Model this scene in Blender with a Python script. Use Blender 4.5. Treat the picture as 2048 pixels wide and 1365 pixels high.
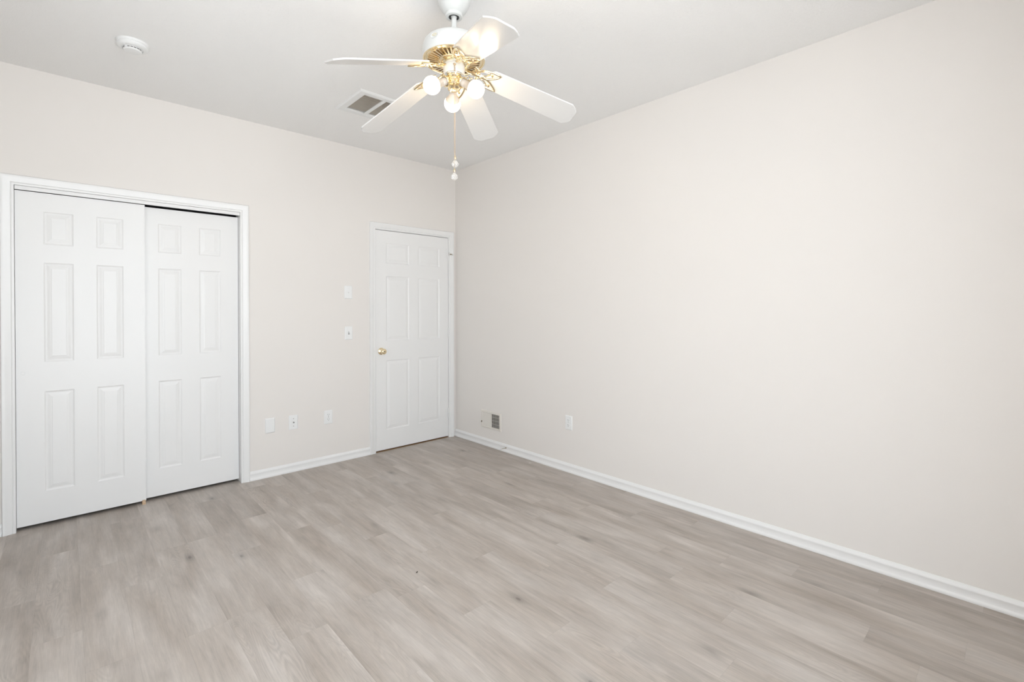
import bpy, bmesh, math, random
from mathutils import Vector, Matrix
random.seed(7)
for o in list(bpy.data.objects): bpy.data.objects.remove(o, do_unlink=True)
scn = bpy.context.scene
COL = scn.collection
PI = math.pi

# ------------------------------------------------------------------ camera
F_PX, CY = 959.437, 625.214
YAW, PITCH, ROLL = 0.749638, -0.00618974, -0.000883813
cam_data = bpy.data.cameras.new('camera')
cam = bpy.data.objects.new('camera', cam_data); COL.objects.link(cam)
f0 = Vector((math.sin(YAW), math.cos(YAW), 0)); r0 = Vector((math.cos(YAW), -math.sin(YAW), 0)); u0 = Vector((0, 0, 1))
fw = f0*math.cos(PITCH) + u0*math.sin(PITCH); uu = u0*math.cos(PITCH) - f0*math.sin(PITCH)
rr = r0*math.cos(ROLL) + uu*math.sin(ROLL); up = uu*math.cos(ROLL) - r0*math.sin(ROLL)
M = Matrix((rr, up, -fw)).transposed().to_4x4()
M.translation = Vector((-2.9578, -4.03488, 1.30836))
cam.matrix_world = M
cam_data.sensor_fit = 'HORIZONTAL'; cam_data.sensor_width = 36.0
cam_data.lens = F_PX*36.0/2048
cam_data.shift_y = -(682.5 - CY)/2048
cam_data.clip_start = 0.01
scn.camera = cam

# ------------------------------------------------------------------ view, world, daylight
vs = scn.view_settings
scn.display_settings.display_device = 'sRGB'
vs.view_transform = 'Standard'; vs.look = 'None'; vs.gamma = 1.0; vs.use_curve_mapping = False
vs.exposure = 0.0
SKY = 8.3
world = bpy.data.worlds.new('world'); scn.world = world; world.use_nodes = True
wn = world.node_tree.nodes; wl = world.node_tree.links; wn.clear()
wo = wn.new('ShaderNodeOutputWorld'); wb = wn.new('ShaderNodeBackground'); wb.inputs['Strength'].default_value = SKY
wt = wn.new('ShaderNodeTexCoord'); wx = wn.new('ShaderNodeSeparateXYZ'); wr = wn.new('ShaderNodeValToRGB'); wm = wn.new('ShaderNodeMapRange')
wm.inputs['From Min'].default_value = -1; wm.inputs['From Max'].default_value = 1
wr.color_ramp.elements[0].position = 0.47; wr.color_ramp.elements[0].color = (1.10, 1.16, 1.21, 1)
wr.color_ramp.elements[1].position = 0.53; wr.color_ramp.elements[1].color = (0.82, 0.91, 1.0, 1)
wl.new(wt.outputs['Generated'], wx.inputs[0]); wl.new(wx.outputs['Z'], wm.inputs['Value']); wl.new(wm.outputs[0], wr.inputs[0])
wl.new(wr.outputs[0], wb.inputs['Color']); wl.new(wb.outputs[0], wo.inputs[0])

H = 2.74                      # ceiling height
X0, Y0 = -3.40, -4.53         # room: x from X0 to 0, y from Y0 to 0
WIN1 = (-1.95, -1.45, 0.90, 1.80)   # unseen window added for light, in the wall x = X0 : y0, y1, z0, z1
WIN2 = (-3.34, -1.84, 0.12, 2.52)   # unseen window added for light, in the wall y = Y0 : x0, x1, z0, z1
def portal(loc, rot, sx, sy):
    L = bpy.data.lights.new('daylight_portal', 'AREA'); L.shape = 'RECTANGLE'; L.size = sx; L.size_y = sy
    L.energy = 1; L.cycles.is_portal = True
    o = bpy.data.objects.new('daylight_portal', L); o.location = loc; o.rotation_euler = rot; COL.objects.link(o)
portal((X0-0.13, (WIN1[0]+WIN1[1])/2, (WIN1[2]+WIN1[3])/2), (0, -PI/2, 0), WIN1[3]-WIN1[2], WIN1[1]-WIN1[0])
portal(((WIN2[0]+WIN2[1])/2, Y0-0.13, (WIN2[2]+WIN2[3])/2), (PI/2, 0, 0), WIN2[1]-WIN2[0], WIN2[3]-WIN2[2])

# ------------------------------------------------------------------ materials
def srgb(r, g, b):
    f = lambda c: (c/255/12.92) if c/255 <= 0.04045 else ((c/255+0.055)/1.055)**2.4
    return (f(r), f(g), f(b), 1)
def mat(name, col, rough=0.5, metal=0.0, spec=0.5, **kw):
    m = bpy.data.materials.new(name); m.use_nodes = True
    b = m.node_tree.nodes['Principled BSDF']
    b.inputs['Base Color'].default_value = col if len(col) == 4 else (*col, 1)
    b.inputs['Roughness'].default_value = rough; b.inputs['Metallic'].default_value = metal
    b.inputs['Specular IOR Level'].default_value = spec
    for k, v in kw.items(): b.inputs[k.replace('_', ' ')].default_value = v
    return m
def bump(m, scale, strength, dist=0.001, detail=3, stretch=(1, 1, 1), kind='noise'):
    nt = m.node_tree; n = nt.nodes; l = nt.links
    tc = n.new('ShaderNodeTexCoord'); mp = n.new('ShaderNodeMapping'); mp.inputs['Scale'].default_value = stretch
    t = n.new('ShaderNodeTexNoise'); t.inputs['Scale'].default_value = scale; t.inputs['Detail'].default_value = detail
    b = n.new('ShaderNodeBump'); b.inputs['Strength'].default_value = strength; b.inputs['Distance'].default_value = dist
    l.new(tc.outputs['Object'], mp.inputs[0]); l.new(mp.outputs[0], t.inputs['Vector'])
    src = t.outputs['Fac']
    if kind == 'stipple':
        r = n.new('ShaderNodeValToRGB'); r.color_ramp.elements[0].position = 0.52; r.color_ramp.elements[1].position = 0.68
        l.new(src, r.inputs[0]); src = r.outputs[0]
    l.new(src, b.inputs['Height']); l.new(b.outputs[0], n['Principled BSDF'].inputs['Normal'])
    return m
M_WALL = bump(mat('wall_paint', (0.858, 0.818, 0.778), 0.62, spec=0.3), 220, 0.12, 0.0008)
M_CEIL = bump(mat('ceiling_texture_paint', (0.945, 0.935, 0.92), 0.8, spec=0.2), 130, 0.36, 0.0026, 5, kind='stipple')
M_TRIM = mat('trim_gloss_paint', (0.895, 0.887, 0.875), 0.32)
M_DOOR = bump(mat('door_white_paint', (0.895, 0.887, 0.875), 0.36), 60, 0.06, 0.0006, 4, (6, 6, 0.35))
M_PLATE = mat('plate_plastic', (0.90, 0.90, 0.89), 0.3)
M_WHITEMETAL = mat('white_enamel_metal', (0.71, 0.715, 0.70), 0.28)
M_ENAMEL = mat('ceiling_fixture_enamel', (0.86, 0.86, 0.85), 0.3)
M_CHAIN = mat('antique_bead_chain', (0.62, 0.50, 0.36), 0.35, 0.9)
M_REG = mat('register_cream_enamel', (0.83, 0.785, 0.72), 0.4)
M_BLADE = mat('blade_white_lacquer', (0.74, 0.73, 0.715), 0.22, Coat_Weight=0.3, Coat_Roughness=0.12)
M_BRASS = mat('polished_brass', (0.90, 0.77, 0.53), 0.17, 1.0)
M_BRASSD = mat('brass_dark_recess', (0.50, 0.34, 0.17), 0.4, 0.6)
M_CHROME = mat('steel_band', (0.72, 0.73, 0.72), 0.15, 1.0)
M_DARK = mat('dark_slot', (0.02, 0.02, 0.02), 0.6)
M_GREY = mat('grey_recess', (0.22, 0.21, 0.20), 0.6)
M_SCREW = mat('grey_screw', (0.45, 0.44, 0.42), 0.35, 0.8)
M_DUCT = mat('duct_metal_dark', (0.12, 0.105, 0.085), 0.6, 0.2)  # dark brown metal behind the register louvres
M_CERAMIC = mat('socket_white_ceramic', (0.62, 0.57, 0.52), 0.35)
M_THRESH = mat('brown_wood_threshold', (0.26, 0.15, 0.07), 0.5)
M_BRONZE = mat('bronze_hardware', (0.35, 0.29, 0.2), 0.35, 0.8)
M_RUBBER = mat('white_rubber', (0.8, 0.79, 0.77), 0.6)
M_BEIGE = mat('beige_plastic', (0.62, 0.45, 0.30), 0.45)
M_CHIP = mat('dark_chip', (0.06, 0.045, 0.03), 0.7)
M_SCRAP = mat('pale_scrap', (0.75, 0.72, 0.68), 0.7)
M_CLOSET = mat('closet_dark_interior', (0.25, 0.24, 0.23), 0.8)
M_CRYSTAL = mat('cut_crystal', (0.97, 0.95, 0.92), 0.04, Transmission_Weight=0.75, IOR=1.5)
M_BADGE = mat('badge_gold_cream', (0.75, 0.68, 0.45), 0.35, 0.4)
def emis(name, col, s):
    m = bpy.data.materials.new(name); m.use_nodes = True; n = m.node_tree.nodes; n.clear()
    e = n.new('ShaderNodeEmission'); e.inputs[0].default_value = (*col, 1); e.inputs[1].default_value = s
    o = n.new('ShaderNodeOutputMaterial'); m.node_tree.links.new(e.outputs[0], o.inputs[0]); return m
M_BULB = emis('bulb_frosted_glow', (1.0, 0.79, 0.54), 21.0)
def glass_mat():
    m = bpy.data.materials.new('window_glass'); m.use_nodes = True; n = m.node_tree.nodes; l = m.node_tree.links; n.clear()
    t = n.new('ShaderNodeBsdfTransparent'); g = n.new('ShaderNodeBsdfGlossy'); g.inputs['Roughness'].default_value = 0.02
    x = n.new('ShaderNodeMixShader'); x.inputs[0].default_value = 0.05; o = n.new('ShaderNodeOutputMaterial')
    l.new(t.outputs[0], x.inputs[1]); l.new(g.outputs[0], x.inputs[2]); l.new(x.outputs[0], o.inputs[0]); return m
M_GLASS = glass_mat()

# floor: vinyl planks, tone per plank from a mesh attribute, grain from noise
def floor_mat():
    m = bpy.data.materials.new('grey_oak_planks'); m.use_nodes = True; nt = m.node_tree; n = nt.nodes; l = nt.links
    b = n['Principled BSDF']
    def N(t, **kw):
        x = n.new(t)
        for k, v in kw.items(): setattr(x, k, v)
        return x
    def math_(op, a, bb=None, c=None):
        x = N('ShaderNodeMath', operation=op)
        for i, v in enumerate((a, bb, c)):
            if v is None: continue
            if isinstance(v, (int, float)): x.inputs[i].default_value = v
            else: l.new(v, x.inputs[i])
        return x.outputs[0]
    at = N('ShaderNodeAttribute', attribute_name='plank'); sep = N('ShaderNodeSeparateColor'); l.new(at.outputs['Color'], sep.inputs[0])
    uv = N('ShaderNodeUVMap', uv_map='plank_uv'); su = N('ShaderNodeSeparateXYZ'); l.new(uv.outputs[0], su.inputs[0])   # metres inside the plank
    tc = N('ShaderNodeTexCoord'); so = N('ShaderNodeSeparateXYZ'); l.new(tc.outputs['Object'], so.inputs[0])
    # coordinate shifted per plank
    ox = math_('ADD', so.outputs[0], math_('MULTIPLY', sep.outputs[1], 37.0)); oy = math_('ADD', so.outputs[1], math_('MULTIPLY', sep.outputs[2], 53.0))
    def coord(sx, sy):
        c = N('ShaderNodeCombineXYZ'); l.new(math_('MULTIPLY', ox, sx), c.inputs[0]); l.new(math_('MULTIPLY', oy, sy), c.inputs[1]); return c.outputs[0]
    def noise(v, sc=1.0, det=4, rough=0.6, dist=0.0):
        t = N('ShaderNodeTexNoise'); t.inputs['Scale'].default_value = sc; t.inputs['Detail'].default_value = det
        t.inputs['Roughness'].default_value = rough; t.inputs['Distortion'].default_value = dist; l.new(v, t.inputs['Vector']); return t.outputs['Fac']
    streak = noise(coord(48, 2.6), 1, 6, 0.62, 0.8)
    mott = noise(coord(16, 5.5), 1, 4, 0.6, 0.8)
    fine = noise(coord(300, 13), 1, 3, 0.65, 0.3)
    cloud = noise(coord(9, 1.6), 1, 3, 0.5, 0.4)
    # cathedral figure: contours of a stretched noise field
    fld = noise(coord(11.0, 2.0), 1, 1.5, 0.4, 0.4)
    rings = math_('SINE', math_('MULTIPLY', fld, 170.0))
    ringmask = N('ShaderNodeMapRange'); l.new(noise(coord(5, 1.2), 1, 2, 0.5), ringmask.inputs[0]); ringmask.inputs[1].default_value = 0.53; ringmask.inputs[2].default_value = 0.70
    ringv = math_('MULTIPLY', math_('MULTIPLY', rings, ringmask.outputs[0]), 0.07)
    # knots
    vo = N('ShaderNodeTexVoronoi'); vo.inputs['Scale'].default_value = 1.0; vo.inputs['Randomness'].default_value = 1.0; l.new(coord(5.0, 2.3), vo.inputs['Vector'])
    kn = N('ShaderNodeMapRange'); l.new(vo.outputs['Distance'], kn.inputs[0]); kn.inputs[1].default_value = 0.0; kn.inputs[2].default_value = 0.20; kn.inputs[3].default_value = 1; kn.inputs[4].default_value = 0
    knot = math_('MULTIPLY', math_('POWER', kn.outputs[0], 1.6), math_('GREATER_THAN', noise(coord(2.1, 0.9), 1, 0, 0.5), 0.46))
    core = math_('MULTIPLY', math_('LESS_THAN', vo.outputs['Distance'], 0.035), math_('GREATER_THAN', noise(coord(2.1, 0.9), 1, 0, 0.5), 0.50))
    knot = math_('ADD', math_('MULTIPLY', knot, math_('MULTIPLY', streak, 1.9)), math_('MULTIPLY', core, 0.35))
    # edges of the planks
    ex = math_('MINIMUM', su.outputs[0], math_('SUBTRACT', 0.1495, su.outputs[0])); ey = math_('MINIMUM', su.outputs[1], math_('SUBTRACT', 0.914, su.outputs[1]))
    ed = math_('MINIMUM', ex, ey)
    edge = N('ShaderNodeMapRange'); l.new(ed, edge.inputs[0]); edge.inputs[1].default_value = 0.0004; edge.inputs[2].default_value = 0.0016; edge.inputs[3].default_value = 1; edge.inputs[4].default_value = 0
    v = math_('MULTIPLY_ADD', sep.outputs[0], 0.10, 0.95)
    v = math_('ADD', v, math_('MULTIPLY', math_('SUBTRACT', mott, 0.5), 0.30))                  # plank tone
    v = math_('ADD', v, math_('MULTIPLY', math_('SUBTRACT', streak, 0.5), 0.52))
    v = math_('ADD', v, math_('MULTIPLY', math_('SUBTRACT', fine, 0.5), 0.36))
    v = math_('ADD', v, math_('MULTIPLY', math_('SUBTRACT', cloud, 0.5), 0.50))
    v = math_('ADD', v, ringv)
    v = math_('SUBTRACT', v, math_('MULTIPLY', knot, 0.42))
    v = math_('SUBTRACT', v, math_('MULTIPLY', edge.outputs[0], 0.07))
    colr = N('ShaderNodeMix', data_type='RGBA'); l.new(math_('MULTIPLY_ADD', cloud, 1.5, -0.25), colr.inputs['Factor'])
    colr.inputs['A'].default_value = (*FLOOR_A, 1); colr.inputs['B'].default_value = (*FLOOR_B, 1)
    mul = N('ShaderNodeVectorMath', operation='SCALE'); l.new(colr.outputs['Result'], mul.inputs[0]); l.new(v, mul.inputs['Scale'])
    l.new(mul.outputs[0], b.inputs['Base Color'])
    l.new(math_('MULTIPLY_ADD', streak, 0.15, 0.36), b.inputs['Roughness'])
    bp = N('ShaderNodeBump'); bp.inputs['Strength'].default_value = 0.25; bp.inputs['Distance'].default_value = 0.0006
    l.new(math_('SUBTRACT', math_('MULTIPLY', streak, 0.6), math_('MULTIPLY', edge.outputs[0], 1.0)), bp.inputs['Height']); l.new(bp.outputs[0], b.inputs['Normal'])
    b.inputs['Specular IOR Level'].default_value = 0.4
    return m
FLOOR_A = (0.420, 0.356, 0.300); FLOOR_B = (0.530, 0.488, 0.452)
M_FLOOR = floor_mat()

# ------------------------------------------------------------------ mesh helpers
def obj(name, bm, m, parent=None, smooth=False, loc=None, recalc=True):
    if recalc: bmesh.ops.recalc_face_normals(bm, faces=bm.faces)
    me = bpy.data.meshes.new(name); bm.to_mesh(me); bm.free()
    if smooth is True:
        for f in me.polygons: f.use_smooth = True
    elif smooth:
        for f in me.polygons: f.use_smooth = True
        me.set_sharp_from_angle(angle=math.radians(smooth))
    if isinstance(m, (list, tuple)):
        for x in m: me.materials.append(x)
    else: me.materials.append(m)
    o = bpy.data.objects.new(name, me); COL.objects.link(o)
    if loc is not None: o.location = loc
    if parent: o.parent = parent
    return o
def empty(name, loc, label, cat, group=None, kind=None, rot=(0, 0, 0)):
    o = bpy.data.objects.new(name, None); COL.objects.link(o); o.location = loc; o.rotation_euler = rot
    o.empty_display_size = 0.05
    return tag(o, label, cat, group, kind)
def tag(o, label=None, cat=None, group=None, kind=None):
    if label: o['label'] = label
    if cat: o['category'] = cat
    if group: o['group'] = group
    if kind: o['kind'] = kind
    return o
def box(bm, x0, x1, y0, y1, z0, z1, bev=0.0, mtx=None):
    r = bmesh.ops.create_cube(bm, size=1)
    vs_ = r['verts']
    for v in vs_:
        v.co = Vector((x0+(v.co.x+.5)*(x1-x0), y0+(v.co.y+.5)*(y1-y0), z0+(v.co.z+.5)*(z1-z0)))
    if bev:
        es = list({e for v in vs_ for e in v.link_edges})
        rb = bmesh.ops.bevel(bm, geom=es, offset=bev, segments=2, affect='EDGES', profile=0.5)
        vs_ = list({v for f in rb['faces'] for v in f.verts} | {v for v in vs_ if v.is_valid})
    if mtx is not None:
        for v in vs_: v.co = mtx @ v.co
    return vs_
def lathe(bm, prof, seg=32, mtx=None, closed=False):
    """prof: list of (r, z); spun about z"""
    rings = []
    for r, z in prof:
        if r < 1e-6: rings.append([bm.verts.new((0, 0, z))])
        else: rings.append([bm.verts.new((r*math.cos(2*PI*i/seg), r*math.sin(2*PI*i/seg), z)) for i in range(seg)])
    for a, b in zip(rings, rings[1:]):
        for i in range(seg):
            j = (i+1) % seg
            if len(a) == 1 and len(b) == 1: continue
            if len(a) == 1: bm.faces.new((a[0], b[i], b[j]))
            elif len(b) == 1: bm.faces.new((a[i], b[0], a[j]))
            else: bm.faces.new((a[i], b[i], b[j], a[j]))
    if mtx is not None:
        for R in rings:
            for v in R: v.co = mtx @ v.co
def tube(bm, pts, rad, seg=8, closed=False, flat=1.0, mtx=None, caps=True):
    pts = [Vector(p) for p in pts]; n = len(pts); rings = []
    nrm = None
    for i, p in enumerate(pts):
        a = pts[(i-1) % n] if (closed or i > 0) else p; b = pts[(i+1) % n] if (closed or i < n-1) else p
        t = (b-a).normalized()
        if nrm is None:
            nrm = Vector((0, 0, 1)) if abs(t.z) < 0.9 else Vector((1, 0, 0))
        nrm = (nrm - t*nrm.dot(t)).normalized(); bi = t.cross(nrm)
        r = rad[i] if isinstance(rad, (list, tuple)) else rad
        rings.append([bm.verts.new(p + nrm*math.cos(2*PI*k/seg)*r*flat + bi*math.sin(2*PI*k/seg)*r) for k in range(seg)])
    m = n if closed else n-1
    for i in range(m):
        A, B = rings[i], rings[(i+1) % n]
        for k in range(seg):
            bm.faces.new((A[k], A[(k+1) % seg], B[(k+1) % seg], B[k]))
    if caps and not closed:
        bm.faces.new(rings[0][::-1]); bm.faces.new(rings[-1])
    if mtx is not None:
        for R in rings:
            for v in R: v.co = mtx @ v.co
def sheet_with_holes(bm, u0, u1, v0, v1, holes, to3, w0, w1):
    """a slab between w0 (room side) and w1 with rectangular through holes; to3(u,v,w)->xyz"""
    us = sorted({u0, u1, *[h[0] for h in holes], *[h[1] for h in holes]}); vs_ = sorted({v0, v1, *[h[2] for h in holes], *[h[3] for h in holes]})
    cache = {}
    def V(u, v, w):
        k = (round(u, 5), round(v, 5), round(w, 5))
        if k not in cache: cache[k] = bm.verts.new(to3(u, v, w))
        return cache[k]
    def inhole(u, v): return any(h[0] < u < h[1] and h[2] < v < h[3] for h in holes)
    nu, nv = len(us)-1, len(vs_)-1
    solid = [[not inhole((us[i]+us[i+1])/2, (vs_[j]+vs_[j+1])/2) for j in range(nv)] for i in range(nu)]
    for i in range(nu):
        for j in range(nv):
            if not solid[i][j]: continue
            a, b, c, d = us[i], us[i+1], vs_[j], vs_[j+1]
            for w in (w0, w1): bm.faces.new((V(a, c, w), V(b, c, w), V(b, d, w), V(a, d, w)))
            for (di, dj, P, Q) in ((-1, 0, (a, c), (a, d)), (1, 0, (b, c), (b, d)), (0, -1, (a, c), (b, c)), (0, 1, (a, d), (b, d))):
                ii, jj = i+di, j+dj
                if not (0 <= ii < nu and 0 <= jj < nv) or not solid[ii][jj]:
                    bm.faces.new((V(*P, w0), V(*Q, w0), V(*Q, w1), V(*P, w1)))

# ------------------------------------------------------------------ room shell
T = 0.12
CL = (-3.175, -1.994, 2.040)      # closet opening x0, x1, top
DR = (-0.898, -0.091, 2.040)      # entry door opening
# wall with closet and door (photo left)
bm = bmesh.new()
sheet_with_holes(bm, X0-T, T, 0, H, [(CL[0]-.018, CL[1]+.018, 0, CL[2]+.018), (DR[0]-.018, DR[1]+.018, 0, DR[2]+.018)], lambda u, v, w: (u, w, v), 0, T)
tag(obj('wall_left', bm, M_WALL), 'warm off-white painted wall holding the closet and the six-panel door', 'wall', kind='structure')
# right wall, with the duct hole of the register
REG = (-0.692, -0.436, 0.185, 0.321)
bm = bmesh.new()
sheet_with_holes(bm, Y0, 0, 0, H, [REG], lambda u, v, w: (w, u, v), 0, T)
tag(obj('wall_right', bm, M_WALL), 'long blank warm off-white painted wall with low heat register', 'wall', kind='structure')
bm = bmesh.new()
sheet_with_holes(bm, Y0, 0, 0, H, [WIN1], lambda u, v, w: (w, u, v), X0, X0-T)
tag(obj('wall_window', bm, M_WALL), 'painted wall with an added window opposite the blank wall', 'wall', kind='structure')
bm = bmesh.new()
sheet_with_holes(bm, X0-T, T, 0, H, [WIN2], lambda u, v, w: (u, w, v), Y0, Y0-T)
tag(obj('wall_behind', bm, M_WALL), 'painted wall with an added window facing the closet', 'wall', kind='structure')
# ceiling with return-air hole
GR = (-1.505, -1.215, -1.040, -0.735)
bm = bmesh.new()
sheet_with_holes(bm, X0-T, T, Y0-T, T, [GR], lambda u, v, w: (u, v, w), H, H+0.10)
tag(obj('ceiling', bm, M_CEIL), 'white stippled ceiling', 'ceiling', kind='structure')

# floor of individual plank faces in one mesh
PW, PL, PX = 0.1495, 0.914, -2.913
known = {0: -.82, -1: -1.41, 1: -1.15, 3: -.83, 4: -1.14, 10: -1.153, 11: -1.468, 12: -1.77, 17: -2.338, 8: -1.482, 7: -2.09, 15: -3.60, 16: -3.88, 18: -3.57}
bm = bmesh.new(); uvl = bm.loops.layers.uv.new('plank_uv'); cl = bm.loops.layers.float_color.new('plank')
FX0, FX1, FY0, FY1 = X0-T, T, Y0-T, 0.80
k = math.floor((FX0-PX)/PW)
last = -1.15
while PX+k*PW < FX1:
    a, b = PX+k*PW, PX+(k+1)*PW
    if k in known: ph = known[k]
    else:
        ph = last + random.choice((0.31, 0.55, -0.34, 0.43))
    last = ph
    y = ph - math.ceil((ph-FY0)/PL)*PL
    while y < FY1:
        ya, yb = max(y, FY0), min(y+PL, FY1); xa, xb = max(a, FX0), min(b, FX1)
        col = (random.random(), random.random(), random.random(), 1)
        f = bm.faces.new([bm.verts.new((px, py, 0)) for px, py in ((xa, ya), (xb, ya), (xb, yb), (xa, yb))])
        for lp in f.loops:
            lp[uvl].uv = (lp.vert.co.x-a, lp.vert.co.y-y); lp[cl] = col
        y += PL
    k += 1
bmesh.ops.remove_doubles(bm, verts=bm.verts, dist=1e-5)
# underside so the floor has thickness
low = [bm.verts.new(c) for c in ((FX0, FY0, -.06), (FX1, FY0, -.06), (FX1, FY1, -.06), (FX0, FY1, -.06))]
hi = [bm.verts.new((v.co.x, v.co.y, -0.0005)) for v in low]
bm.faces.new(low[::-1]); bm.faces.new(hi)
for i in range(4): bm.faces.new((low[i], low[(i+1) % 4], hi[(i+1) % 4], hi[i]))
tag(obj('floor', bm, M_FLOOR, recalc=False), 'greyish beige oak-look plank floor', 'floor', kind='structure')

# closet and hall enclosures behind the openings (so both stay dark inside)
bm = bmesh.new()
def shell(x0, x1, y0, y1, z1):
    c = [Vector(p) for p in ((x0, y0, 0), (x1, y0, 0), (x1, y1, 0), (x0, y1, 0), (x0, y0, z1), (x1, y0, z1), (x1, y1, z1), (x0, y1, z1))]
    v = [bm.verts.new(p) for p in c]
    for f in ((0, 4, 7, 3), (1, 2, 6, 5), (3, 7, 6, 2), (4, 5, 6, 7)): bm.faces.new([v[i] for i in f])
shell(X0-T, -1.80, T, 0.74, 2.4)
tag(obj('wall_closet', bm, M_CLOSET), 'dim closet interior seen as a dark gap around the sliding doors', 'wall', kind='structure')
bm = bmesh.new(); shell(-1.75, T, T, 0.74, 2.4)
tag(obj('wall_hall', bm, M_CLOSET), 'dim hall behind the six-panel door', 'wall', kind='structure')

# casings -----------------------------------------------------------------
CAS = [(0, 0), (0, .007), (.003, .009), (.010, .009), (.013, .0065), (.016, .010), (.030, .0125), (.040, .0155), (.050, .0175), (.0545, .017), (.057, .013), (.057, 0)]
def casing(bm, x0, x1, z1, prof=CAS, plane=0.0):
    rows = []
    for u, v in prof:
        rows.append([bm.verts.new(c) for c in ((x0-u, plane-v, 0), (x0-u, plane-v, z1+u), (x1+u, plane-v, z1+u), (x1+u, plane-v, 0))])
    for a, b in zip(rows, rows[1:]):
        for i in range(3): bm.faces.new((a[i], a[i+1], b[i+1], b[i]))
    for e in (0, 3): bm.faces.new([r[e] for r in rows])
bm = bmesh.new(); casing(bm, CL[0], CL[1], CL[2])
tag(obj('trim_1', bm, M_TRIM, smooth=35), 'white moulded casing around the sliding closet doors', 'door casing', kind='structure')
bm = bmesh.new(); casing(bm, DR[0], DR[1]+.004, DR[2]+.004)
tag(obj('trim_2', bm, M_TRIM, smooth=35), 'white moulded casing around the six-panel entry door', 'door casing', kind='structure')
# jambs: liners of the openings
def jamb(bm, x0, x1, z1, t=.018, y1=T):
    box(bm, x0-t, x0, -.001, y1, 0, z1+t); box(bm, x1, x1+t, -.001, y1, 0, z1+t); box(bm, x0, x1, -.001, y1, z1, z1+t)
bm = bmesh.new(); jamb(bm, *CL)
tag(obj('trim_3', bm, M_TRIM), 'white jamb lining the closet opening', 'door jamb', kind='structure')
bm = bmesh.new(); jamb(bm, *DR); 
for xa, xb in ((DR[0], DR[0]+.012), (DR[1]-.012, DR[1])): box(bm, xa, xb, .042, .075, 0, DR[2])
box(bm, DR[0]+.012, DR[1]-.012, .042, .075, DR[2]-.012, DR[2])
tag(obj('trim_4', bm, M_TRIM), 'white jamb and stop behind the entry door', 'door jamb', kind='structure')
# fascia of the closet track
bm = bmesh.new(); box(bm, CL[0]+.002, CL[1]-.001, .001, .012, 2.0165, 2.0395, .001)
box(bm, CL[0]+.002, CL[1]-.001, .012, .10, 2.030, 2.0385)
tag(obj('trim_5', bm, M_TRIM), 'white track fascia above the sliding closet doors', 'track fascia', kind='structure')
bm = bmesh.new(); box(bm, DR[0], DR[1], .001, T, 0, .006, .002)
tag(obj('trim_6', bm, M_THRESH), 'brown wood threshold strip under the entry door', 'threshold', kind='structure')

# baseboards ----------------------------------------------------------------
BB = [(0, 0), (.0155, 0), (.0165, .005), (.0155, .012), (.0125, .018), (.0110, .021), (.0110, .046), (.0122, .049), (.0118, .055), (.0085, .060), (.0060, .065), (.0040, .0695), (0, .0705)]
def baseboard(bm, a, b, n):
    a = Vector(a); b = Vector(b); n = Vector(n); P = []
    for e in (a, b): P.append([bm.verts.new(e + n*d + Vector((0, 0, z))) for d, z in BB])
    k = len(BB)
    for i in range(k-1): bm.faces.new((P[0][i], P[0][i+1], P[1][i+1], P[1][i]))
    bm.faces.new(P[0]); bm.faces.new(P[1][::-1])
def base(name, segs, label):
    bm = bmesh.new()
    for s in segs: baseboard(bm, *s)
    tag(obj(name, bm, M_TRIM, smooth=35), label, 'baseboard', kind='structure')
base('baseboard_left', [((CL[1]+.0575, 0, 0), (DR[0]-.0575, 0, 0), (0, -1, 0)), ((X0+.001, 0, 0), (CL[0]-.0575, 0, 0), (0, -1, 0))], 'white baseboard between closet casing and door casing')
base('baseboard_right', [((0, -.0005, 0), (0, Y0, 0), (-1, 0, 0))], 'white baseboard running along the long blank wall')
base('baseboard_window', [((X0, Y0, 0), (X0, -.018, 0), (1, 0, 0))], 'white baseboard below the added window')
base('baseboard_behind', [((X0+.018, Y0, 0), (-.018, Y0, 0), (0, 1, 0))], 'white baseboard below the added window facing the closet')

# unseen windows added behind the camera to light the room ---------------------------------------------------
def window(name, to3, a0, a1, z0, z1, label):
    root = tag(bpy.data.objects.new(name, None), label, 'window', kind='structure'); COL.objects.link(root); root.location = to3((a0+a1)/2, 0, z0)
    L = Vector(root.location)
    def B(bm, u0, u1, w0, w1, v0, v1):
        p, q = Vector(to3(u0, w0, v0))-L, Vector(to3(u1, w1, v1))-L
        box(bm, min(p.x, q.x), max(p.x, q.x), min(p.y, q.y), max(p.y, q.y), v0-L.z, v1-L.z, .002)
    bm = bmesh.new(); m = (a0+a1)/2
    for u0, u1, v0, v1 in ((a0, a0+.05, z0, z1), (a1-.05, a1, z0, z1), (m-.03, m+.03, z0, z1), (a0, a1, z0, z0+.05), (a0, a1, z1-.05, z1), (a0, a1, (z0+z1)/2-.02, (z0+z1)/2+.02)):
        B(bm, u0, u1, .04, .09, v0, v1)
    for u0, u1, v0, v1 in ((a0-.06, a0, z0-.06, z1+.06), (a1, a1+.06, z0-.06, z1+.06), (a0-.06, a1+.06, z1, z1+.06), (a0-.06, a1+.06, z0-.08, z0)):
        B(bm, u0, u1, -.014, -.0005, v0, v1)
    obj('window_frame', bm, M_TRIM, root)
    bm = bmesh.new(); B(bm, a0+.04, a1-.04, .062, .066, z0+.04, z1-.04)
    obj('window_pane', bm, M_GLASS, root)
window('added_window_1', lambda u, w, z: (X0-w, u, z), *WIN1, 'unseen white double window added to light the room, opposite the blank wall')
window('added_window_2', lambda u, w, z: (u, Y0-w, z), *WIN2, 'unseen white double window added to light the room, facing the closet')

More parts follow.
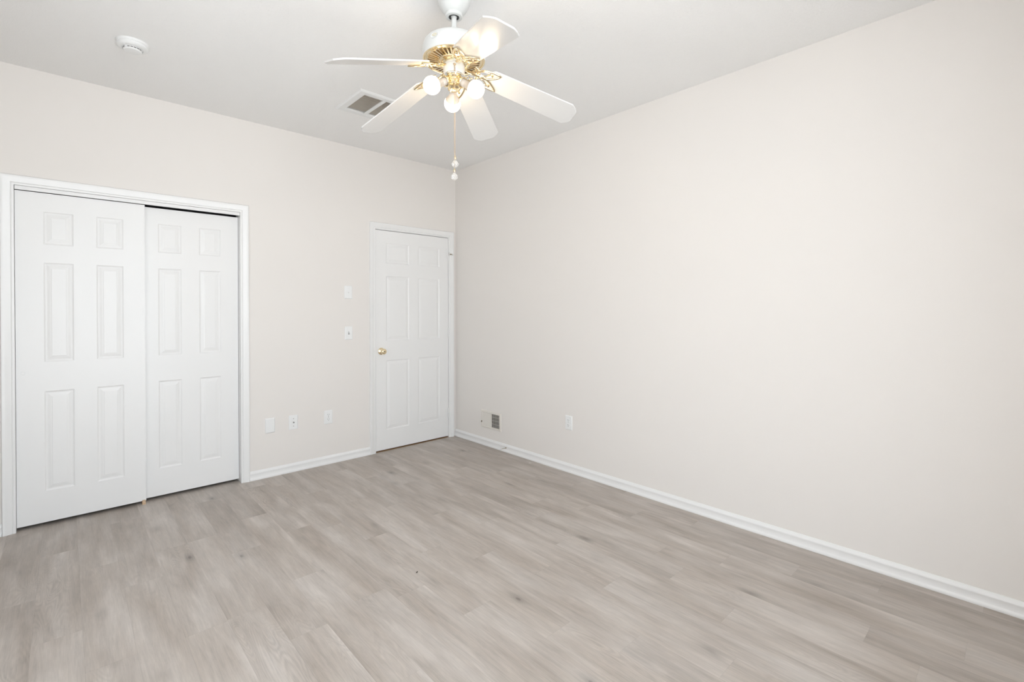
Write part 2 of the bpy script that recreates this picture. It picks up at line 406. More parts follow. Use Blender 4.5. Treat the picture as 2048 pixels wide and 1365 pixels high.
# ------------------------------------------------------------------ doors
def panel_slab(bm, x0, x1, z0, z1, panels, yf, th):
    """front face at y=yf (looking -y) with raised-and-fielded panels; body to yf+th"""
    xs = sorted({x0, x1, *[p[0] for p in panels], *[p[1] for p in panels]}); zs = sorted({z0, z1, *[p[2] for p in panels], *[p[3] for p in panels]})
    cache = {}
    def V(x, y, z):
        kk = (round(x, 5), round(y, 5), round(z, 5))
        if kk not in cache: cache[kk] = bm.verts.new((x, y, z))
        return cache[kk]
    for i in range(len(xs)-1):
        for j in range(len(zs)-1):
            cx, cz = (xs[i]+xs[i+1])/2, (zs[j]+zs[j+1])/2
            if any(p[0] < cx < p[1] and p[2] < cz < p[3] for p in panels): continue
            bm.faces.new((V(xs[i], yf, zs[j]), V(xs[i+1], yf, zs[j]), V(xs[i+1], yf, zs[j+1]), V(xs[i], yf, zs[j+1])))
    ringsp = [(0, 0), (.0030, .0018), (.007, .0044), (.011, .0049), (.015, .0047), (.0260, .0022), (.0335, .0014), (.0350, .0008), (.0362, .0004)]
    for a, b, c, d in panels:
        prev = None
        # follow any extra grid lines on the border
        for ins, dep in ringsp:
            cur = [V(a+ins, yf+dep, c+ins), V(b-ins, yf+dep, c+ins), V(b-ins, yf+dep, d-ins), V(a+ins, yf+dep, d-ins)]
            if prev:
                for q in range(4): bm.faces.new((prev[q], prev[(q+1) % 4], cur[(q+1) % 4], cur[q]))
            prev = cur
        bm.faces.new(prev)
    # sides and back
    c = [(x0, z0), (x1, z0), (x1, z1), (x0, z1)]
    bk = [bm.verts.new((x, yf+th, z)) for x, z in c]; fr = [bm.verts.new((x, yf, z)) for x, z in c]
    bm.faces.new(bk[::-1])
    for q in range(4): bm.faces.new((fr[q], fr[(q+1) % 4], bk[(q+1) % 4], bk[q]))
def closet_panels(xl, w=.135, gap=.1065):
    out = []
    for s in (0, 1):
        a = xl + s*(w+gap)
        out += [(a, a+w, 1.703, 1.902), (a, a+w, .992, 1.594), (a, a+w, .208, .815)]
    return out
def finger_pull(parent, x, y, z):
    bm = bmesh.new(); R = Matrix.Translation((x, y, z)) @ Matrix.Rotation(PI/2, 4, 'X')
    lathe(bm, [(.0, -.003), (.0075, -.003), (.0085, .0002), (.0093, .0010), (.0105, .0010), (.0112, .0002), (.0112, -.003)], 28, R)
    return obj('finger_pull', bm, M_PLATE, parent, smooth=50)
# left (front) slab
bm = bmesh.new(); panel_slab(bm, 0, .6095, 0, 1.992, [(a+3.1735, b+3.1735, c-.021, d-.021) for a, b, c, d in closet_panels(-3.0535)], 0, .034)
d1 = tag(obj('door_1', bm, M_DOOR, loc=(-3.1735, .014, .021), recalc=False), 'front sliding closet door of six panels, left of its pair', 'closet door', kind='structure')
finger_pull(d1, .030, -.0005, .910)
bm = bmesh.new(); panel_slab(bm, 0, .608, 0, 1.987, [(a+2.604, b+2.604, c-.021, d-.021) for a, b, c, d in closet_panels(-2.4885)], 0, .034)
d2 = tag(obj('door_2', bm, M_DOOR, loc=(-2.604, .054, .021), recalc=False), 'rear sliding closet door of six panels, right of its pair', 'closet door', kind='structure')
finger_pull(d2, .574, -.0005, .918)
# floor guide of the closet
g = empty('floor_guide', (-2.577, .013, 0), 'small beige floor guide under the meeting edge of the closet doors', 'door guide')
bm = bmesh.new(); box(bm, -.010, .010, -.016, .075, 0, .004, .001); obj('guide_base', bm, M_BEIGE, g)
bm = bmesh.new(); box(bm, -.009, .009, -.007, -.003, .003, .028, .001); obj('guide_fin', bm, M_BEIGE, g)
# entry door
bm = bmesh.new()
EP = [(a, b, c, d) for a, b in ((-.790, -.547), (-.448, -.199)) for c, d in ((1.735, 1.922), (1.019, 1.617), (.196, .838))]
panel_slab(bm, 0, .8025, 0, 2.022, [(a+.8965, b+.8965, c-.014, d-.014) for a, b, c, d in EP], 0, .035)
d3 = tag(obj('door_3', bm, M_DOOR, loc=(-.8965, .002, .014), recalc=False), 'white six-panel entry door with a brass knob', 'door', kind='structure')
bm = bmesh.new(); R = Matrix.Translation((.057, 0, .911)) @ Matrix.Rotation(PI/2, 4, 'X')
lathe(bm, [(0, 0), (.031, 0), (.0325, .002), (.031, .0045), (.024, .008), (.016, .010), (.0125, .012), (.011, .020), (.0115, .027), (.016, .031), (.0225, .037), (.0262, .045), (.0265, .052), (.0235, .060), (.018, .0645), (.0125, .0655), (.011, .0635), (0, .0635)], 40, R)
kn = obj('door_knob', bm, M_BRASS, d3, smooth=40); kn['label'] = 'polished brass round knob'
bm = bmesh.new(); lathe(bm, [(0, .0638), (.0045, .0638), (.0045, .066), (0, .066)], 12, R); obj('knob_button', bm, M_DARK, kn)
for i, z in enumerate((1.868, 1.056, .240)):
    bm = bmesh.new(); lathe(bm, [(0, -.047), (.0042, -.047), (.0058, -.043), (.0058, .043), (.0042, .047), (0, .047)], 12, Matrix.Translation((.8005, -.0045, z)))
    box(bm, .770, .8000, -.0006, .0004, z-.044, z+.044)
    obj('hinge', bm, M_TRIM, d3, smooth=40)
# hinge-pin stop on the top hinge
hs = empty('hinge_stop', (-.094, -.0035, 1.903), 'small brass hinge-pin door stop with white rubber tip on the top hinge', 'door stop')
bm = bmesh.new(); lathe(bm, [(.0, .0), (.0085, .0), (.0095, .002), (.0085, .004), (0, .004)], 16)
tube(bm, [(0, 0, .002), (.004, -.010, -.010), (.008, -.022, -.026)], .0035, 8); obj('bracket', bm, M_TRIM, hs, smooth=40)
bm = bmesh.new(); tube(bm, [(-.004, -.028, -.031), (.040, -.018, -.033)], .0030, 10); lathe(bm, [(0, -.003), (.006, -.003), (.006, .003), (0, .003)], 6, Matrix.Translation((.014, -.024, -.0318)) @ Matrix.Rotation(PI/2, 4, 'Y'))
obj('threaded_rod', bm, M_BRONZE, hs, smooth=40)
for x, y, z in ((-.008, -.0286, -.031), (.041, -.018, -.033)):
    bm = bmesh.new(); lathe(bm, [(0, -.006), (.0065, -.006), (.0075, -.003), (.0075, .004), (.006, .006), (0, .006)], 16, Matrix.Translation((x, y, z)) @ Matrix.Rotation(PI/2, 4, 'Y'))
    obj('rubber_tip', bm, M_RUBBER, hs, smooth=40)
# baseboard door stop
ds = empty('baseboard_stop', (-.012, -.788, .040), 'thin bronze door stop with white rubber tip sticking out of the right baseboard', 'door stop')
bm = bmesh.new(); RY = Matrix.Rotation(-PI/2, 4, 'Y')
lathe(bm, [(0, 0), (.0065, 0), (.0065, .002), (.0045, .005), (.0028, .007), (.0021, .012), (.0020, .06), (0, .06)], 16, RY)
obj('stem', bm, M_BRONZE, ds, smooth=40)
bm = bmesh.new(); lathe(bm, [(0, .056), (.0040, .056), (.0050, .060), (.0050, .067), (.0038, .071), (0, .071)], 16, RY); obj('rubber_tip', bm, M_RUBBER, ds, smooth=40)

# ------------------------------------------------------------------ wall plates (built facing -y, centre at origin)
def plate_bm(w=.070, h=.1145, t=.006):
    bm = bmesh.new(); rows = []
    for ins, y in ((0, 0), (0, -.0022), (.0022, -.0048), (.006, -t)):
        rows.append([bm.verts.new((sx*(w/2-ins), y, sz*(h/2-ins))) for sx, sz in ((-1, -1), (1, -1), (1, 1), (-1, 1))])
    for a, b in zip(rows, rows[1:]):
        for i in range(4): bm.faces.new((a[i], a[(i+1) % 4], b[(i+1) % 4], b[i]))
    bm.faces.new(rows[0][::-1]); bm.faces.new(rows[-1]); return bm
FACE = Matrix.Rotation(PI/2, 4, 'X')
def disc(r, t, m, name, parent, x, z, y=-.006, seg=20):
    bm = bmesh.new(); lathe(bm, [(0, 0), (r, 0), (r, t*.7), (r*.8, t), (0, t)], seg, Matrix.Translation((x, y, z)) @ FACE); return obj(name, bm, m, parent, smooth=40)
def outlet(loc, rotz, label):
    r = empty('outlet', loc, label, 'outlet', 'duplex outlets low on the walls', rot=(0, 0, rotz))
    obj('cover_plate', plate_bm(), M_PLATE, r)
    for s in (1, -1):
        bm = bmesh.new(); cz = s*.0195
        pts = []
        for k in range(32):
            a = 2*PI*k/32; x = .0172*math.cos(a); z = max(-.0138, min(.0138, .0172*math.sin(a))); pts.append((x, z+cz))
        f = [bm.verts.new((x, -.0055, z)) for x, z in pts]; g2 = [bm.verts.new((x*.96, -.0078, (z-cz)*.96+cz)) for x, z in pts]
        bm.faces.new(g2)
        for k in range(32): bm.faces.new((f[k], f[(k+1) % 32], g2[(k+1) % 32], g2[k]))
        rc = obj('receptacle', bm, M_PLATE, r)
        for x, hh in ((-.0064, .0085), (.0064, .0072)):
            bm = bmesh.new(); box(bm, x-.0012, x+.0012, -.0082, -.0070, cz+.0035-hh/2, cz+.0035+hh/2); obj('slot', bm, M_GREY, rc)
        bm = bmesh.new(); lathe(bm, [(0, 0), (.0024, 0), (.0024, .0010), (0, .0010)], 12, Matrix.Translation((0, -.0072, cz-.0078)) @ FACE); obj('ground_hole', bm, M_GREY, rc)
    disc(.0028, .0012, M_SCREW, 'screw', r, 0, 0)
    return r
outlet((-1.331, 0, .397), 0, 'white duplex outlet low on the wall, nearest left of the entry door')
outlet((0, -1.528, .3965), -PI/2, 'white duplex outlet low on the long blank right wall')
# coax / data plate
r = empty('jack_plate', (-1.6155, 0, .3985), 'white wall plate with a round jack and two screws, between blank plate and outlet', 'wall plate')
obj('cover_plate', plate_bm(), M_PLATE, r)
bm = bmesh.new(); lathe(bm, [(0, 0), (.0068, 0), (.0068, .003), (.0048, .003), (.0048, .010), (.0038, .011), (0, .011)], 6, Matrix.Translation((0, -.006, 0)) @ FACE); j = obj('coax_jack', bm, M_SCREW, r, smooth=30)
bm = bmesh.new(); lathe(bm, [(0, 0), (.0030, 0), (0, .0004)], 10, Matrix.Translation((0, -.0171, 0)) @ FACE); obj('jack_hole', bm, M_DARK, j)
disc(.0036, .0014, M_SCREW, 'screw', r, 0, .030); disc(.0036, .0014, M_SCREW, 'screw', r, 0, -.030)
# blank plate
r = empty('blank_plate', (-1.790, 0, .401), 'blank white plastic wall plate nearest the closet', 'wall plate')
obj('cover_plate', plate_bm(.072, .116, .0085), M_PLATE, r)
# thermostat-like upper switch and toggle switch
def switch(loc, label, up, m):
    r = empty('light_switch', loc, label, 'light switch', 'light switches beside the entry door')
    obj('cover_plate', plate_bm(), M_PLATE, r)
    bm = bmesh.new(); box(bm, -.0052, .0052, -.0068, -.0055, -.012, .012); fr = obj('toggle_slot', bm, m, r)
    bm = bmesh.new(); Rm = Matrix.Translation((0, -.006, 0)) @ Matrix.Rotation(math.radians(28 if up else -28), 4, 'X')
    box(bm, -.0037, .0037, -.014, 0, -.0045, .0045, .001, Rm); obj('toggle', bm, M_PLATE, r)
    for z in (.030, -.030): disc(.0028, .001, M_PLATE, 'screw', r, 0, z)
    return r
switch((-1.1525, 0, 1.459), 'upper white toggle switch left of the entry door', True, M_PLATE)
switch((-1.1500, 0, 1.103), 'lower white toggle switch with a dark slot left of the entry door', False, M_GREY)

# ------------------------------------------------------------------ wall register
r = empty('wall_register', (0, -.564, .178), 'white louvred heat register low on the right wall near the corner', 'vent')
yc, za = -.564, .178
bm = bmesh.new()
y0, y1, z0, z1 = -.712+.564, -.421+.564, -.008, .160     # outer frame (local y, z)
iy0, iy1, iz0, iz1 = REG[0]+.564+.004, REG[1]+.564-.004, REG[2]-za+.002, REG[3]-za-.004
rows = []
for (a, b, c, d, x) in ((y0, y1, z0, z1, 0), (y0, y1, z0, z1, -.002), (y0+.004, y1-.004, z0+.004, z1-.004, -.007), (iy0-.003, iy1+.003, iz0-.003, iz1+.003, -.008), (iy0, iy1, iz0, iz1, -.006), (iy0, iy1, iz0, iz1, .004)):
    rows.append([bm.verts.new((x, yy, zz)) for yy, zz in ((a, c), (b, c), (b, d), (a, d))])
for a, b in zip(rows, rows[1:]):
    for i in range(4): bm.faces.new((a[i], a[(i+1) % 4], b[(i+1) % 4], b[i]))
ymid = -.5665+.564
box(bm, -.0065, .004, ymid-.0035, ymid+.0035, iz0, iz1)
obj('register_frame', bm, M_REG, r, smooth=30)
def vlouvres(ya, yb, n, ang, name):
    bm = bmesh.new()
    for i in range(n):
        c = ya+(yb-ya)*(i+.5)/n
        box(bm, -.0007, .0007, -.0062, .0062, iz0, iz1, 0, Matrix.Translation((.002, c, 0)) @ Matrix.Rotation(ang, 4, 'Z'))
    for zz in (iz0+(iz1-iz0)*q for q in (.25, .5, .75)): box(bm, .008, .0095, ya, yb, zz-.0012, zz+.0012)
    return obj(name, bm, M_REG, r)
vlouvres(iy0, ymid-.003, 13, math.radians(-38), 'louvre_bank')
vlouvres(ymid+.003, iy1, 13, math.radians(44), 'louvre_bank')
bm = bmesh.new(); box(bm, -.016, -.006, iy1+.001, iy1+.004, .040, .056, .001); lv = obj('damper_lever', bm, M_BRONZE, r)
for zz in (.006, .150):
    bm = bmesh.new(); lathe(bm, [(0, 0), (.003, 0), (.002, .0015), (0, .0015)], 12, Matrix.Translation((-.0075, 0, zz)) @ Matrix.Rotation(-PI/2, 4, 'Y')); obj('screw', bm, M_REG, r)
bm = bmesh.new()
def duct(bm, x0, x1, y0, y1, z0, z1, open_axis):
    v = [bm.verts.new(p) for p in ((x0, y0, z0), (x1, y0, z0), (x1, y1, z0), (x0, y1, z0), (x0, y0, z1), (x1, y0, z1), (x1, y1, z1), (x0, y1, z1))]
    F = {'-z': (0, 1, 2, 3), '+z': (4, 5, 6, 7), '-x': (0, 3, 7, 4), '+x': (1, 2, 6, 5), '-y': (0, 1, 5, 4), '+y': (3, 2, 6, 7)}
    for kk, f in F.items():
        if kk != open_axis: bm.faces.new([v[i] for i in f])
duct(bm, .012, .112, REG[0]+.564+.0015, REG[1]+.564-.0015, REG[2]-za+.0015, REG[3]-za-.0015, '-x')
obj('duct_box', bm, M_DUCT, r)

# ------------------------------------------------------------------ ceiling return grille
gx0, gx1, gy0, gy1 = -1.552, -1.168, -1.090, -.690
r = empty('return_grille', ((gx0+gx1)/2, (gy0+gy1)/2, H), 'white louvred return air grille set in the ceiling behind the fan', 'vent')
cx, cy_ = (gx0+gx1)/2, (gy0+gy1)/2
bm = bmesh.new()
ia, ib, ic, id_ = GR[0]+.006, GR[1]-.006, GR[2]+.006, GR[3]-.006
rows = []
for (a, b, c, d, z) in ((gx0, gx1, gy0, gy1, 0), (gx0, gx1, gy0, gy1, -.003), (gx0+.010, gx1-.010, gy0+.010, gy1-.010, -.011), (ia-.012, ib+.012, ic-.012, id_+.012, -.012), (ia, ib, ic, id_, -.008), (ia, ib, ic, id_, .004)):
    rows.append([bm.verts.new((x-cx, y-cy_, z)) for x, y in ((a, c), (b, c), (b, d), (a, d))])
for a, b in zip(rows, rows[1:]):
    for i in range(4): bm.faces.new((a[i], a[(i+1) % 4], b[(i+1) % 4], b[i]))
xm = -1.3535-cx
box(bm, xm-.012, xm+.012, ic-cy_, id_-cy_, -.009, -.002)
obj('grille_frame', bm, M_ENAMEL, r, smooth=30)
for xa, xb in ((ia-cx, xm-.012), (xm+.012, ib-cx)):
    bm = bmesh.new(); n = 14
    for i in range(n):
        c = ic-cy_+(id_-ic)*(i+.5)/n
        box(bm, xa, xb, -.0095, .0095, -.0006, .0006, 0, Matrix.Translation((0, c, .0005)) @ Matrix.Rotation(math.radians(28), 4, 'X'))
    obj('louvre_bank', bm, mat('grille_louvre_paint', (.80, .77, .72), .4) if xa == ia-cx else bpy.data.materials['grille_louvre_paint'], r)
bm = bmesh.new(); duct(bm, GR[0]-cx+.002, GR[1]-cx-.002, GR[2]-cy_+.002, GR[3]-cy_-.002, .012, .11, '-z')
obj('duct_box', bm, mat('return_duct_lining', (.80, .72, .62), .7), r)

# ------------------------------------------------------------------ smoke alarm
r = empty('smoke_alarm', (-2.687, -.759, H), 'round white smoke alarm on the ceiling toward the closet', 'smoke alarm')
FL = Matrix.Rotation(PI, 4, 'X')
bm = bmesh.new(); lathe(bm, [(0, 0), (.071, 0), (.072, .003), (.070, .011), (.066, .013), (.066, .015)], 48, FL); obj('mounting_base', bm, M_ENAMEL, r, smooth=35)
bm = bmesh.new(); lathe(bm, [(.060, .012), (.067, .0155), (.068, .024), (.064, .0285), (.056, .0315), (.047, .0320), (.046, .0300), (.0405, .0300), (.0400, .0420), (.036, .0460), (.020, .0485), (0, .049)], 48, FL); body = obj('alarm_cover', bm, M_ENAMEL, r, smooth=35)
bm = bmesh.new()
for i in range(18):
    a = 2*PI*i/18
    if i % 6 == 5: continue
    box(bm, -.0006, .0004, -.0055, .0055, -.0022, .0022, 0, Matrix.Rotation(a, 4, 'Z') @ Matrix.Translation((.0406, 0, -.0365)))
obj('sensor_slots', bm, M_GREY, body)
bm = bmesh.new(); lathe(bm, [(0, .0270), (.0050, .0300), (.0045, .0325), (0, .0335)], 16, Matrix.Translation((-.038, -.038, 0)) @ FL); obj('test_button', bm, M_PLATE, r, smooth=True)

# ------------------------------------------------------------------ ceiling fan
FX, FY = -1.666, -2.264
fan = empty('ceiling_fan', (FX, FY, H), 'white five-blade ceiling fan with brass trim and three lit globe bulbs', 'ceiling fan')
def Z(z): return z-H
bm = bmesh.new()
lathe(bm, [(.0, Z(2.7395)), (.070, Z(2.7395)), (.0755, Z(2.734)), (.0765, Z(2.722)), (.074, Z(2.705)), (.067, Z(2.682)), (.056, Z(2.660)), (.043, Z(2.645)), (.0385, Z(2.642)), (.040, Z(2.637)), (.037, Z(2.629)), (.031, Z(2.6265)), (.024, Z(2.628)), (.022, Z(2.640)), (.020, Z(2.655)), (0, Z(2.655))], 48)
canopy = obj('canopy', bm, M_WHITEMETAL, fan, smooth=40)
bm = bmesh.new(); lathe(bm, [(.0218, Z(2.6275)), (.0125, Z(2.630)), (.0125, Z(2.634)), (.0218, Z(2.634))], 32)
obj('canopy_opening', bm, M_DARK, canopy)
bm = bmesh.new(); lathe(bm, [(0, Z(2.66)), (.0118, Z(2.66)), (.0118, Z(2.553)), (.0160, Z(2.551)), (.0165, Z(2.533)), (0, Z(2.533))], 28); lathe(bm, [(0, Z(2.655)), (.019, Z(2.651)), (.0205, Z(2.640)), (.0155, Z(2.630)), (0, Z(2.628))], 28)
obj('downrod', bm, M_WHITEMETAL, fan, smooth=40)
bm = bmesh.new()
lathe(bm, [(0, Z(2.534)), (.040, Z(2.534)), (.046, Z(2.531)), (.050, Z(2.526)), (.085, Z(2.524)), (.108, Z(2.520)), (.126, Z(2.512)), (.1350, Z(2.502)), (.1390, Z(2.489)), (.1405, Z(2.474)), (.1415, Z(2.440)), (.1412, Z(2.4345)), (.1398, Z(2.4325)), (.1385, Z(2.4345)), (.130, Z(2.440)), (0, Z(2.440))], 72)
motor = obj('motor_housing', bm, M_WHITEMETAL, fan, smooth=40)
# oval badge on the motor side
a = math.radians(198)
Rb = Matrix.Rotation(a, 4, 'Z') @ Matrix.Translation((.1385, 0, Z(2.480))) @ Matrix.Rotation(PI/2, 4, 'Y') @ Matrix.Rotation(PI/2, 4, 'Z')
bm = bmesh.new(); lathe(bm, [(0, .0035), (.0150, .0032), (.0162, .0042), (.0172, .0035), (.0172, 0)], 32, Rb @ Matrix.Diagonal((1.25, .78, 1, 1)))
badge = obj('badge', bm, M_WHITEMETAL, motor, smooth=True)
bm = bmesh.new()
for s in (-1, 1):
    tube(bm, [(s*(.012-.010*t)*math.cos(t*7), (.012-.010*t)*math.sin(t*7)*.62, .0042) for t in [i/16 for i in range(15)]], .0009, 6, mtx=Rb)
obj('badge_scroll', bm, M_BADGE, badge)
# brass rim and slotted plate under the motor
bm = bmesh.new()
lathe(bm, [(.1388, Z(2.436)), (.1388, Z(2.433)), (.1370, Z(2.4305)), (.1330, Z(2.4290)), (.1305, Z(2.4310)), (.1290, Z(2.436))], 72)
obj('brass_rim', bm, M_BRASS, fan, smooth=True)
bm = bmesh.new()
lathe(bm, [(.1310, Z(2.4345)), (.1270, Z(2.4310)), (.1200, Z(2.4295)), (.1165, Z(2.4305)), (.1160, Z(2.434))], 72)
lathe(bm, [(.074, Z(2.427)), (.072, Z(2.421)), (.066, Z(2.4185)), (.060, Z(2.4195)), (.056, Z(2.423)), (.056, Z(2.431))], 64)
for i in range(38):
    aa = 2*PI*i/38
    box(bm, .071, .1175, -.0036, .0036, -.0014, .0014, 0, Matrix.Rotation(aa, 4, 'Z') @ Matrix.Translation((0, 0, Z(2.4175))) @ Matrix.Rotation(math.radians(-7.2), 4, 'Y') @ Matrix.Translation((0, 0, 0)))
obj('slotted_plate', bm, M_BRASS, fan, smooth=35)
bm = bmesh.new(); lathe(bm, [(.118, Z(2.4390)), (.060, Z(2.4350))], 64); obj('slot_backing', bm, M_BRASSD, fan)
bm = bmesh.new(); lathe(bm, [(.056, Z(2.435)), (.0570, Z(2.424)), (.0560, Z(2.4195)), (.0500, Z(2.4175)), (.0490, Z(2.4155)), (0, Z(2.4155))], 56); obj('flywheel', bm, M_BRASS, fan, smooth=35)
# switch housing
bm = bmesh.new(); lathe(bm, [(.0440, Z(2.4160)), (.0445, Z(2.4090)), (.0480, Z(2.4060)), (.0488, Z(2.4010)), (.0480, Z(2.3780)), (.0455, Z(2.3710)), (.0420, Z(2.3670)), (0, Z(2.3670))], 56); sh = obj('switch_housing', bm, M_WHITEMETAL, fan, smooth=35)
bm = bmesh.new(); lathe(bm, [(.0430, Z(2.3690)), (.0440, Z(2.3660)), (.0430, Z(2.3620)), (.0400, Z(2.3605)), (0, Z(2.3605))], 56); obj('steel_band', bm, M_CHROME, sh, smooth=True)
# light kit
bm = bmesh.new(); lathe(bm, [(.0365, Z(2.3615)), (.0375, Z(2.3560)), (.0330, Z(2.3500)), (.0295, Z(2.3480)), (.0285, Z(2.3430)), (.0325, Z(2.3390)), (.0330, Z(2.3270)), (.0280, Z(2.3205)), (.0260, Z(2.3220)), (.0190, Z(2.3275)), (.0090, Z(2.3285)), (0, Z(2.3290))], 48)
kit = obj('light_kit_body', bm, M_BRASS, fan, smooth=35)
bm = bmesh.new(); lathe(bm, [(0, Z(2.3292)), (.0048, Z(2.3292)), (.0048, Z(2.3235)), (.0030, Z(2.3215)), (0, Z(2.3215))], 16); obj('finial_screw', bm, M_BRASSD, kit)
arms = []
for az, zb, rb in ((58, 2.286, .110), (174, 2.292, .111), (293, 2.284, .111)):
    a = math.radians(az); S = Vector((.020*math.cos(a), .020*math.sin(a), Z(2.342))); E = Vector((rb*math.cos(a), rb*math.sin(a), Z(zb)))
    ax = (E-S).normalized(); L = (E-S).length
    Q = Matrix.Translation(S) @ ax.to_track_quat('Z', 'Y').to_matrix().to_4x4()
    bm = bmesh.new(); prof = [(0, .006), (.010, .006), (.0115, .014), (.0195, .018), (.0235, .024), (.0255, .031), (.0240, .033), (.0185, .029), (.0172, .024), (0, .024)]
    lathe(bm, prof, 32, Q)
    for kk in range(12):
        b2 = 2*PI*kk/12; tube(bm, [Q @ Vector((.0122*math.cos(b2), .0122*math.sin(b2), .0135)), Q @ Vector((.0200*math.cos(b2), .0200*math.sin(b2), .0178)), Q @ Vector((.0250*math.cos(b2), .0250*math.sin(b2), .0285))], .0012, 5)
    cup = obj('lamp_cup', bm, M_BRASS, fan, smooth=35)
    bm = bmesh.new(); lathe(bm, [(0, .024), (.0160, .024), (.0165, .030), (.0165, .046), (.0145, .049), (0, .049)], 28, Q); obj('socket', bm, M_CERAMIC, cup, smooth=35)
    R = .0385
    bm = bmesh.new(); prof = []
    for q in range(0, 15):
        t = math.radians(-30 + q*120/14); prof.append((R*math.cos(t), L + R*math.sin(t)))
    prof[-1] = (0, L+R)
    lathe(bm, prof, 40, Q); globe = obj('light_bulb', bm, M_BULB, fan, smooth=True); globe['label'] = 'lit frosted globe bulb'
    bm = bmesh.new(); r10 = R*math.cos(math.radians(30)); z10 = L-R*math.sin(math.radians(30))
    lathe(bm, [(r10, z10), (.0285, L-.0270), (.0205, L-.0350), (.0155, .0500), (.0140, .0460)], 40, Q); obj('bulb_base', bm, M_CERAMIC, globe, smooth=True)
# blades with their irons: measured azimuth and tip height of each, root height common
ZH, RT = 2.4215, .604
PIT = math.radians(12.97)
blade_specs = [(180.0, 2.222), (104.7, 2.214), (35.1, 2.283), (332.1, 2.232), (251.0, 2.279)]
def blade_bm(m=0.0):
    bm = bmesh.new(); x0, x1 = .155, RT; w0, w1 = .063, .0735; ch = .034
    out = [(x0+.012, -w0*.70), (x0+.030, -w0), (x1-ch, -w1+.0005), (x1-.012, -w1+.019), (x1-.001, -w1+.034), (x1, -w1+.040)]
    out = out + [(x, -y) for x, y in reversed(out)] + [(x0, w0*.40), (x0, -w0*.40)]
    t = .0030
    lo = [bm.verts.new((x, y, -t)) for x, y in out]; hi_ = [bm.verts.new((x, y, t)) for x, y in out]
    bm.faces.new(lo[::-1]); bm.faces.new(hi_); n = len(out)
    sides = [bm.faces.new((lo[i], lo[(i+1) % n], hi_[(i+1) % n], hi_[i])) for i in range(n)]
    es = [e for e in bm.edges if abs(e.verts[0].co.z-e.verts[1].co.z) < 1e-6]
    bmesh.ops.bevel(bm, geom=es, offset=.0016, segments=2, affect='EDGES')
    return bm
def leaf(bm, base, tip, w, rad, n=28, z=-.0075):
    bx, by = base; tx, ty = tip; dx, dy = tx-bx, ty-by; L = math.hypot(dx, dy); ux, uy = dx/L, dy/L; vx, vy = -uy, ux; pts = []
    for i in range(n):
        t = i/n*2
        if t <= 1: s, sg = t, 1
        else: s, sg = 2-t, -1
        ww = w*math.sin(PI*min(1, s**.75))**.8*sg
        pts.append((bx+ux*L*s+vx*ww, by+uy*L*s+vy*ww, z))
    tube(bm, pts, rad, 8, closed=True, flat=.7)
def iron_bm():
    bm = bmesh.new(); z = -.0078
    tube(bm, [(.050, 0, -.004), (.075, 0, -.010), (.100, 0, -.011), (.125, 0, z), (.150, 0, z)], [.010, .0095, .0085, .0080, .0060], 10, flat=.45)
    for s in (-1, 1):
        leaf(bm, (.106, s*.006), (.214, s*.050), .0245, .0046, z=z)
        leaf(bm, (.118, s*.016), (.168, s*.038), .0120, .0028, z=z)
        tube(bm, [(.112, s*.002, z), (.118, s*.024, z), (.112, s*.040, z), (.098, s*.044, z), (.092, s*.034, z), (.099, s*.028, z)], [.0035, .0032, .0028, .0026, .0026, .0034], 8, flat=.7)
    for x, y in ((.150, 0), (.178, .034), (.178, -.034)):
        lathe(bm, [(0, -.0125), (.0042, -.0115), (.0052, -.0080), (.0052, -.003), (0, -.003)], 12, Matrix.Translation((x, y, 0)))
    for x, y, q in ((.128, 0, .0085), (.140, .010, .005), (.140, -.010, .005), (.118, .014, .005), (.118, -.014, .005)):
        lathe(bm, [(0, -q), (q*.7, -q*.7), (q, 0), (q*.7, q*.7), (0, q)], 14, Matrix.Translation((x, y, z-.001)))
    return bm
blade_me = iron_me = None
for az, zt in blade_specs:
    a = math.radians(az); dr = math.atan2(zt-ZH, RT)
    ax = Vector((math.cos(a)*math.cos(dr), math.sin(a)*math.cos(dr), math.sin(dr))); t = Vector((-math.sin(a), math.cos(a), 0)); n = ax.cross(t)
    wd = t*math.cos(PIT) - n*math.sin(PIT); nn = ax.cross(wd)
    R3 = Matrix((ax, wd, nn)).transposed().to_4x4(); R3.translation = Vector((0, 0, Z(ZH)))
    if blade_me is None:
        b = obj('fan_blade', blade_bm(), M_BLADE, fan); blade_me = b.data
        q = obj('blade_iron', iron_bm(), M_BRASS, fan, smooth=45); iron_me = q.data
    else:
        b = bpy.data.objects.new('fan_blade', blade_me); COL.objects.link(b); b.parent = fan
        q = bpy.data.objects.new('blade_iron', iron_me); COL.objects.link(q); q.parent = fan
    b.matrix_local = R3; q.matrix_local = R3
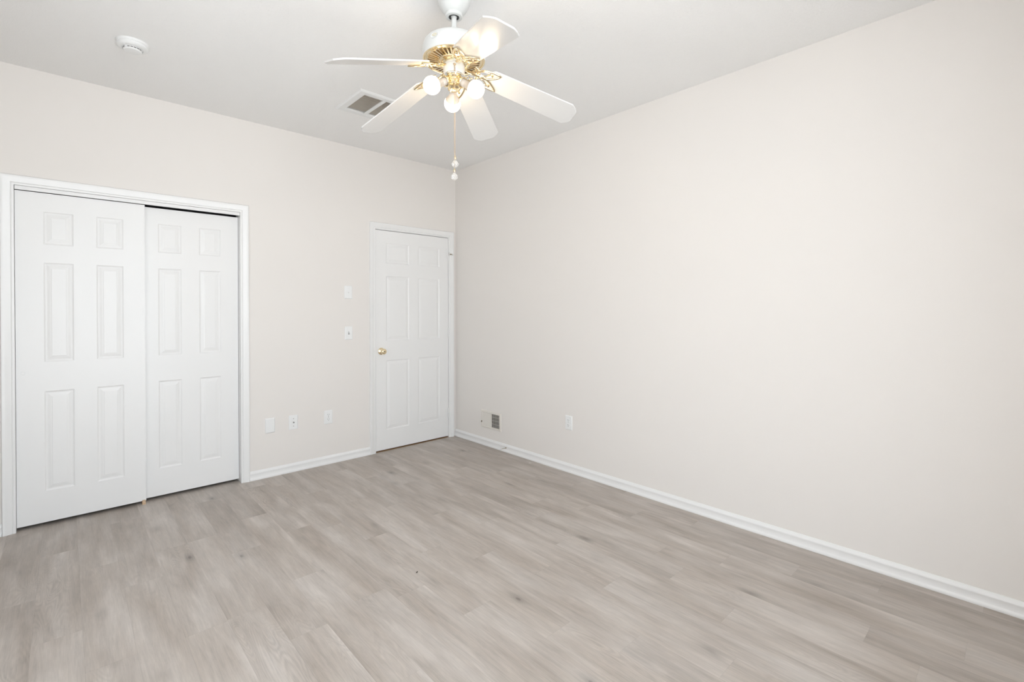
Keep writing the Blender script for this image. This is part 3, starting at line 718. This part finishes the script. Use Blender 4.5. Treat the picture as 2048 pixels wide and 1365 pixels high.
# pull chains
def chain(az, zc, bell_z, rad=.0495, dx=0.0):
    a = math.radians(az); x, y = rad*math.cos(a), rad*math.sin(a)
    bm = bmesh.new(); lathe(bm, [(0, 0), (.0045, 0), (.0045, .003), (.0025, .005), (0, .005)], 12, Matrix.Translation((x*.93, y*.93, Z(2.394))) @ Matrix.Rotation(a, 4, 'Z') @ Matrix.Rotation(PI/2, 4, 'Y'))
    r_ = .0012; zz = 2.394; top = zz
    while zz > bell_z+.012:
        bmesh.ops.create_icosphere(bm, subdivisions=1, radius=.0017, matrix=Matrix.Translation((x*1.03, y*1.03, Z(zz)))); zz -= .0042
    tube(bm, [(x*1.03, y*1.03, Z(top)), (x*1.03, y*1.03, Z(bell_z+.01))], .0005, 4)
    ch = obj('pull_chain', bm, M_CHAIN, fan, smooth=True)
    bm = bmesh.new(); lathe(bm, [(0, .012), (.0022, .012), (.0030, .009), (.0052, .004), (.0056, 0), (.0050, -.003), (0, -.003)], 16, Matrix.Translation((x*1.03, y*1.03, Z(bell_z)))); obj('chain_bell', bm, M_BRASS, ch, smooth=35)
    bm = bmesh.new(); lathe(bm, [(0, .0185), (.0045, .0170), (.0105, .0105), (.0158, .0015), (.0160, -.0035), (.0125, -.0100), (.0060, -.0148), (0, -.0160)], 10, Matrix.Translation((x*1.03, y*1.03, Z(zc)))); c = obj('crystal_pendant', bm, M_CRYSTAL, ch); c['label'] = 'faceted clear crystal ball'
chain(239.0, 1.953, 1.9765)
chain(235.0, 1.896, 1.9195, rad=.0520)

# ------------------------------------------------------------------ specks on the floor
bm = bmesh.new(); bmesh.ops.create_icosphere(bm, subdivisions=1, radius=1)
for v in bm.verts: v.co = Vector((v.co.x*.009, v.co.y*.0035, v.co.z*.002+.002))*random.uniform(.85, 1.15)
for v in bm.verts: v.co.z = max(v.co.z, 0)
o = tag(obj('wood_chip', bm, M_CHIP, loc=(-1.685, -1.972, 0)), 'tiny dark chip lying on the middle of the plank floor', 'debris'); o.rotation_euler = (0, 0, .5)
bm = bmesh.new(); bmesh.ops.create_icosphere(bm, subdivisions=2, radius=1)
for v in bm.verts: v.co = Vector((v.co.x*.005, v.co.y*.014, max(0, v.co.z*.0015+.001)))*random.uniform(.8, 1.2)
o = tag(obj('paint_flake', bm, M_SCRAP, loc=(-.073, -1.159, 0)), 'small pale flake on the floor beside the right baseboard', 'debris'); o.rotation_euler = (0, 0, .4)
